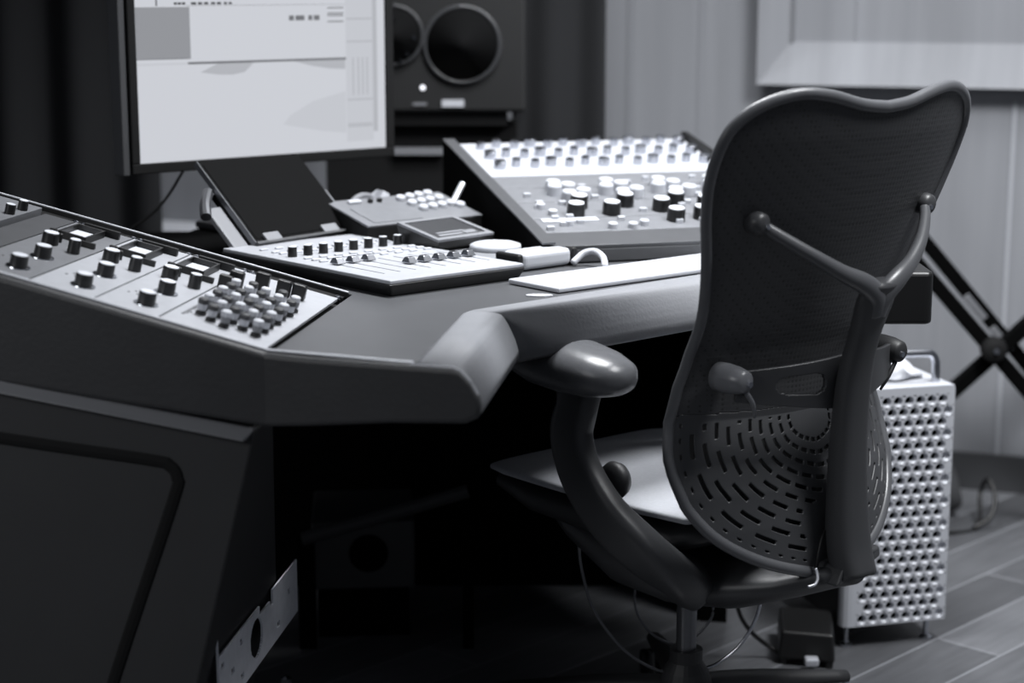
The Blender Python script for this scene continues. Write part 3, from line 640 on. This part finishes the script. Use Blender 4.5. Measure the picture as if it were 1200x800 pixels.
# hull under the seat that carries back and arms
def loft(secs, seg=28, sq=2.6):
    b = bmesh.new(); rings = []
    for y, hw, za, zb_, cx in secs:
        ring = []
        for k in range(seg):
            a = 2*math.pi*k/seg; c_, s_ = math.cos(a), math.sin(a)
            c_ = math.copysign(abs(c_)**(2/sq), c_); s_ = math.copysign(abs(s_)**(2/sq), s_)
            ring.append(b.verts.new((cx+hw*c_, y, (za+zb_)/2+(zb_-za)/2*s_)))
        rings.append(ring)
    for A, Bq in zip(rings, rings[1:]):
        for k in range(seg): b.faces.new((A[k], A[(k+1) % seg], Bq[(k+1) % seg], Bq[k]))
    b.faces.new(rings[0][::-1]); b.faces.new(rings[-1]); return b
obj('tilt_housing', loft([(-.335, .020, .362, .39, 0), (-.31, .045, .352, .392, 0), (-.25, .085, .325, .375, 0), (-.17, .13, .292, .372, 0), (-.08, .155, .276, .385, 0), (.02, .16, .278, .40, 0), (.12, .15, .32, .415, 0), (.20, .13, .37, .42, 0)], sq=2.2), 'frame', ch, smooth=True)
obj('seat_pan', loft([(-.19, .14, .415, .435, 0), (-.15, .19, .395, .442, 0), (0, .205, .38, .445, 0), (.15, .205, .385, .445, 0), (.235, .195, .41, .445, 0), (.262, .16, .43, .443, 0)], seg=40, sq=3.2), 'hull', ch, smooth=True)
obj('seat', loft([(-.20, .13, .447, .452, 0), (-.17, .185, .442, .462, 0), (-.05, .203, .440, .464, 0), (.10, .207, .440, .464, 0), (.21, .203, .438, .462, 0), (.262, .185, .436, .452, 0), (.275, .15, .438, .444, 0)], seg=48, sq=4), 'seat', ch, smooth=True)
for s in (-1, 1):
    post = [(s*.255, -.030, .640), (s*.266, -.034, .605), (s*.272, -.030, .565), (s*.270, -.050, .510), (s*.262, -.095, .458), (s*.235, -.140, .412), (s*.185, -.150, .370), (s*.12, -.13, .335)]
    am = obj('armrest_post', T(post, [(.040, .022), (.034, .018), (.036, .018), (.037, .018), (.036, .020), (.036, .024), (.038, .030), (.036, .032)], seg=24, sq=3.6, ref=(1, 0, 0)), 'frame', ch, smooth=True)
    # pad : rounded teardrop
    b = bmesh.new(); rings = []; seg = 32
    for y, hw, zt, zb_, cx in ((-.142, .004, .660, .656, 0), (-.138, .022, .674, .643, 0), (-.122, .040, .686, .635, 0), (-.09, .051, .695, .628, 0), (-.04, .057, .702, .626, 0), (.02, .058, .705, .630, 0), (.07, .052, .702, .642, 0), (.098, .041, .695, .652, 0), (.113, .024, .686, .660, 0), (.118, .005, .676, .668, 0)):
        zm = zb_+(zt-zb_)*.45; ring = []
        for k in range(seg):
            a = 2*math.pi*k/seg; c_, s_ = math.cos(a), math.sin(a); sq = 2.3
            c_ = math.copysign(abs(c_)**(2/sq), c_); s2 = math.copysign(abs(s_)**(2/sq), s_)
            ring.append(b.verts.new((s*(.262+cx)+hw*c_, y+.008, zm+((zt-zm) if s2 > 0 else (zm-zb_))*s2)))
        rings.append(ring)
    for A, Bq in zip(rings, rings[1:]):
        for k in range(seg): b.faces.new((A[k], A[(k+1) % seg], Bq[(k+1) % seg], Bq[k]))
    b.faces.new(rings[0][::-1]); b.faces.new(rings[-1])
    obj('armrest_pad', b, 'arm_pad', ch, smooth=True)
    b = bmesh.new(); lathe(b, [(.004, -.012), (.024, -.010), (.028, 0), (.024, .010), (.004, .012)], 28, axis='x', c=(s*.228, -.075, .500)); obj('arm_height_knob', b, 'hull', ch, smooth=True)
# gas column, hub, five legs with castors
b = bmesh.new(); lathe(b, [(.016, .12), (.016, .285)], 24); obj('gas_column', b, 'steel_dark', ch, smooth=False)
b = bmesh.new(); lathe(b, [(.045, .05), (.046, .10), (.036, .135), (.026, .15), (.026, .17)], 28); obj('column_sleeve', b, 'hull', ch)
for k in range(5):
    a = R(95+72*k-39.7)
    c_, s_ = math.cos(a), math.sin(a)
    lg = obj('leg', T([(0, 0, .105), (.12*c_, .12*s_, .100), (.30*c_, .30*s_, .078)], [(.026, .020), (.022, .016), (.014, .010)], seg=14, ref=(0, 0, 1)), 'hull', ch, smooth=True)
    for q in (-1, 1):
        b = bmesh.new(); lathe(b, [(.012, -.009), (.026, -.008), (.028, 0), (.026, .008), (.012, .009)], 24, axis='x'); cs_ = obj('castor_wheel', b, 'black', lg, smooth=True)
        cs_.matrix_local = TR((.30*c_-.014*q*s_, .30*s_+.014*q*c_, .0285)) @ Matrix.Rotation(a+R(90), 4, 'Z')
    b = bmesh.new(); lathe(b, [(.007, .05), (.007, .075)], 12, c=(.30*c_, .30*s_, 0)); obj('castor_pin', b, 'chrome', lg)
# thin control cables drooping under the seat
CI = CM.inverted()
def wp(p): return tuple(CI @ Vector(p))
obj('control_cable', T([wp(p) for p in ((.105, 2.78, .335), (.11, 2.78, .29), (.13, 2.77, .225), (.175, 2.76, .165), (.225, 2.75, .135), (.255, 2.75, .13))], .0026, seg=8), 'steel_dark', ch, smooth=True)
obj('control_cable', T([wp(p) for p in ((.392, 2.76, .29), (.394, 2.76, .262), (.385, 2.76, .215), (.36, 2.76, .170), (.325, 2.76, .140), (.29, 2.75, .132))], .003, seg=8), 'steel', ch, smooth=True)
obj('control_cable', T([wp(p) for p in ((.215, 2.85, .262), (.200, 2.85, .235), (.205, 2.85, .19), (.235, 2.84, .155), (.28, 2.83, .148), (.322, 2.83, .19), (.320, 2.83, .23), (.300, 2.83, .255))], .0022, seg=8), 'steel_dark', ch, smooth=True)

# ------------------------------------------------------------------ perforated computer tower
TWM = frame((.603, 3.19, 0), (.965, .26, 0), (-.26, .965, 0))
tw = root('computer_tower', 'silver computer tower with a front of round perforations and tube handles, right of the chair', 'computer', TWM)
W, H0, H1, DEP = .207, .043, .487, .44
pitch, rowp, rr, rin = .0222, .02135, .0093, .0061
b = bmesh.new()
cols = {}
xs0 = .0265; z00 = H0+.0025
def cell(cx, cz, w2, h2, half_cell=False, blind=False):
    seg = 16; outer = []; r1 = []; r2 = []; r3 = []
    for k in range(seg):
        a = 2*math.pi*(k+.5)/seg; c_, s_ = math.cos(a), math.sin(a); m_ = max(abs(c_), abs(s_))
        outer.append(b.verts.new((cx+w2*c_/m_, 0, cz+h2*s_/m_)))
        r1.append(b.verts.new((cx+rr*c_, 0, cz+rr*s_))); r2.append(b.verts.new((cx+rr*.86*c_, .0045, cz+rr*.86*s_)))
        r3.append(b.verts.new((cx-.0006+rin*c_, .0085, cz+.001+rin*s_)))
    for k in range(seg):
        n = (k+1) % seg
        b.faces.new((outer[k], outer[n], r1[n], r1[k])); b.faces.new((r1[k], r1[n], r2[n], r2[k])).smooth = True; b.faces.new((r2[k], r2[n], r3[n], r3[k])).smooth = True
    if blind: b.faces.new(r3[::-1])
NROW = 20; zs = .0559
for j in range(NROW):
    cz = zs+rowp*j; off = .039 if j % 2 == 0 else .0501; n = 8 if j % 2 == 0 else 7
    xl = off-pitch/2; xr = off+pitch*(n-.5)
    for i in range(n): cell(off+pitch*i, cz, pitch/2, rowp/2, blind=(n == 8 and i == 7))
    box(b, .0185, xl, 0, .003, cz-rowp/2, cz+rowp/2)
    box(b, xr, .2055, 0, .003, cz-rowp/2, cz+rowp/2)
box(b, .0185, .2055, 0, .003, H0+.0, zs-rowp/2); box(b, .0185, .2055, 0, .003, zs+rowp*(NROW-.5), H1)
obj('front_grille', b, 'case', tw, label='perforated silver front')
# rounded left edge
b = bmesh.new(); sec = [(.0185, 0), (.011, .0012), (.0045, .0055), (.0012, .011), (0, .0185), (.004, .0185), (.0185, .004)]
hexa(b, [(x, y, H0) for x, y in sec], [(x, y, H1) for x, y in sec]); obj('front_corner', b, 'case', tw)
b = bmesh.new(); box(b, 0, W, .0185, DEP, H0, H1-.004); obj('case_body', b, 'case_side_shaded', tw, mods=[BEV(.004, 3)])  # shade on the silver side is put into its dark colour
b = bmesh.new(); box(b, .004, W-.002, .0150, .0185, H0+.002, H1-.003); obj('dark_inner', b, 'deep', tw)
obj('top_cover', B(.001, W, .001, DEP, H1-.004, H1), 'case', tw, mods=[BEV(.003, 3)])
obj('right_edge', B(W-.0015, W, 0, .0185, H0, H1-.004), 'case', tw)
for yy in (.035, DEP-.035):
    hp = [(.022, yy, H1-.01), (.022, yy, .510), (.024, yy, .527), (.032, yy, .538), (.046, yy, .541), (.10, yy, .542), (.161, yy, .541), (.175, yy, .538), (.183, yy, .527), (.185, yy, .510), (.185, yy, H1-.01)]
    obj('handle', T(hp, .0078, seg=16, smooth=4, ref=(0, 1, 0)), 'steel', tw, smooth=True)
    for xx in (.020, .183):
        b = bmesh.new(); lathe(b, [(.012, 0), (.012, .004), (.006, .007), (.0052, .012), (.0052, H0+.003)], 16); ft = obj('foot', b, 'steel', tw); ft.location = (xx, yy-.01, 0)
# crumpled cloth on top of the tower
b = bmesh.new(); g = {}; nx, ny = 26, 14
for i in range(nx+1):
    for j in range(ny+1):
        x, y = i/nx, j/ny; e_ = math.sin(math.pi*x)*math.sin(math.pi*y)
        g[i, j] = b.verts.new((.03+.145*x+.006*math.sin(9*y), .055+.13*y+.01*math.sin(8*x), .003+e_**.5*(.016+.020*math.sin(11*x+3*y)**2+.010*math.sin(17*y-5*x))))
for i in range(nx):
    for j in range(ny): b.faces.new((g[i, j], g[i+1, j], g[i+1, j+1], g[i, j+1]))
o_ = obj('crumpled_cloth', b, 'white', smooth=True, mods=[('SOLIDIFY', dict(thickness=.0018))]); o_.matrix_world = TWM @ TR((0, 0, H1+.002)); tag(o_, 'crumpled white cloth lying on top of the silver computer tower', 'cloth')
cn = root('small_canister', 'small blurred grey canister with a dark lid behind the tower handle', 'canister', TWM @ TR((.09, .345, H1)))
b = bmesh.new(); lathe(b, [(.026, 0), (.027, .05), (.024, .058)], 24); obj('body', b, 'panel_mid', cn); b = bmesh.new(); lathe(b, [(.028, .042), (.028, .052), (.02, .056)], 24); obj('lid', b, 'black', cn)

# ------------------------------------------------------------------ black box on the floor beside the tower
bx = root('power_brick', 'flat black box on the floor in front of the silver tower, left of its foot', 'power adapter', frame((.475, 3.10, 0), (.94, -.06, 0), (-.1, 1, 0)))
bm = bmesh.new(); hexa(bm, [(0, .02, .012), (.10, 0, .012), (.115, .15, .012), (.01, .17, .012)], [(.006, .026, .062), (.096, .008, .062), (.108, .146, .062), (.014, .162, .062)]); obj('housing', bm, 'black', bx, mods=[BEV(.005, 3)])
obj('plug', B(.045, .07, -.02, .004, .012, .026), 'plug', bx, mods=[BEV(.004)]); 
for x, y in ((.012, .03), (.09, .012), (.10, .135), (.02, .15)): 
    b = bmesh.new(); lathe(b, [(.008, 0), (.008, .013)], 12, c=(x, y, 0)); obj('rubber_foot', b, 'black', bx)
tag(obj('cable', T([(.40, 3.12, .16), (.405, 3.13, .10), (.43, 3.14, .055), (.47, 3.15, .02), (.50, 3.12, .012)], .004, seg=8), 'black', smooth=True), 'black cable dropping to the flat black box on the floor', 'cable')

# ------------------------------------------------------------------ folding X stand by the wall
XF = frame((1.035, 3.9, 0), (1, 0, 0), (0, 1, 0))
xs = root('folding_stand', 'black folding cross-legged stand in front of the pale wall', 'keyboard stand', XF)
def bar(p, q, w, d, m='deep', nm='leg', lab=None):
    p, q = Vector(p), Vector(q); t = (q-p); L_ = t.length
    mt = frame(p, (0, 1, 0), t); bm = bmesh.new(); box(bm, -d/2, d/2, 0, L_, -w/2, w/2); return obj(nm, bm, m, xs, mtx=mt, mods=[BEV(.004, 3)])
a1 = bar((-.265, -.02, .72), (.365, -.02, .015), .030, .024); a2 = bar((-.235, .16, .775), (.42, .16, .015), .030, .024)
bar((.36, 0, .74), (-.40, 0, .02), .030, .024); bar((.40, .10, .74), (-.36, .10, .02), .026, .022)
bar((-.27, -.06, .735), (-.27, .24, .735), .03, .03, nm='top_rail'); bar((.37, -.06, .735), (.37, .24, .735), .03, .03, nm='top_rail')
bar((.37, -.08, .015), (.37, .26, .015), .03, .03, nm='foot_bar'); bar((-.40, -.08, .015), (-.40, .26, .015), .03, .03, nm='foot_bar')
b = bmesh.new(); lathe(b, [(.026, .02), (.028, 0), (.026, -.012), (.014, -.018)], 28, axis='y', c=(0, -.036, .428)); pv = obj('pivot_plate', b, 'black_matte', xs)
b = bmesh.new(); lathe(b, [(.008, 0), (.006, -.006)], 12, axis='y', c=(0, -.054, .428)); obj('pivot_bolt', b, 'chrome', pv)
for t0, t1 in ((.335, .405), (.43, .50)):
    p = Vector((-.235, .142, .775)).lerp(Vector((.42, .142, .015)), t0); q = Vector((-.235, .142, .775)).lerp(Vector((.42, .142, .015)), t1)
    mt = frame(p, (0, 1, 0), q-p); bm = bmesh.new(); box(bm, -.003, .003, 0, (q-p).length, .0, .016); obj('grey_label', bm, 'panel_mid', xs, mtx=mt, mods=[BEV(.002)])
# dark soft bag against the wall
b = bmesh.new(); bmesh.ops.create_icosphere(b, subdivisions=4, radius=1)
for v in b.verts:
    x, y, z = v.co; t = (z+1)/2; k = (1-.75*t)*(1+.08*math.sin(5*x+3*z)); v.co = (x*.085*k+.01*t, y*.07*k, t*.17*(1+.05*math.sin(6*x)))
o_ = obj('soft_bag', b, 'bag', smooth=True); o_.location = (.965, 4.05, .002); tag(o_, 'small slumped dark bag on the floor behind the silver tower, by the wall', 'bag')
obj_c = obj('cable', T([(1.03, 3.94, .006), (1.07, 3.95, .03), (1.085, 3.98, .07), (1.075, 4.01, .10), (1.065, 4.03, .06), (1.04, 3.95, .005), (.95, 3.90, .005)], .005, seg=8), 'black', smooth=True); tag(obj_c, 'black cable looped on the floor beside the slumped dark bag', 'cable')

# ------------------------------------------------------------------ things in the dark under the desk
ub = root('equipment_case', 'barely lit grey equipment case with a round opening, deep under the desk', 'equipment case', frame((-.37, 3.25, .0), (1, .08, 0), (-.08, 1, 0)))
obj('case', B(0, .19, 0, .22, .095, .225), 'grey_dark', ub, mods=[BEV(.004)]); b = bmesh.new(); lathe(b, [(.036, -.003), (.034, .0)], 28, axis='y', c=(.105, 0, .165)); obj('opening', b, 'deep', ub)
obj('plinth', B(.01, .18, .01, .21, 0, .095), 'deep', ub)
fb_ = root('foot_rail', 'dim slanting rail above the equipment case under the desk', 'rail', frame((-.36, 3.2, 0), (1, 0, 0), (0, 1, 0)))
obj('tube', T([(-.02, 0, .21), (.10, 0, .245), (.28, 0, .30)], .013, smooth=0), 'grey_dark', fb_); obj('bracket', B(-.03, 0, .0, .02, 0, .21), 'deep', fb_); obj('bracket', B(.27, .29, .0, .02, 0, .30), 'deep', fb_)
b = bmesh.new(); lathe(b, [(.010, 0), (.010, .006), (.004, .010)], 16); o_ = obj('metal_stud', b, 'chrome'); o_.location = (-.394, 3.29-.25, 0); tag(o_, 'tiny shiny metal stud on the dark floor under the desk', 'stud')
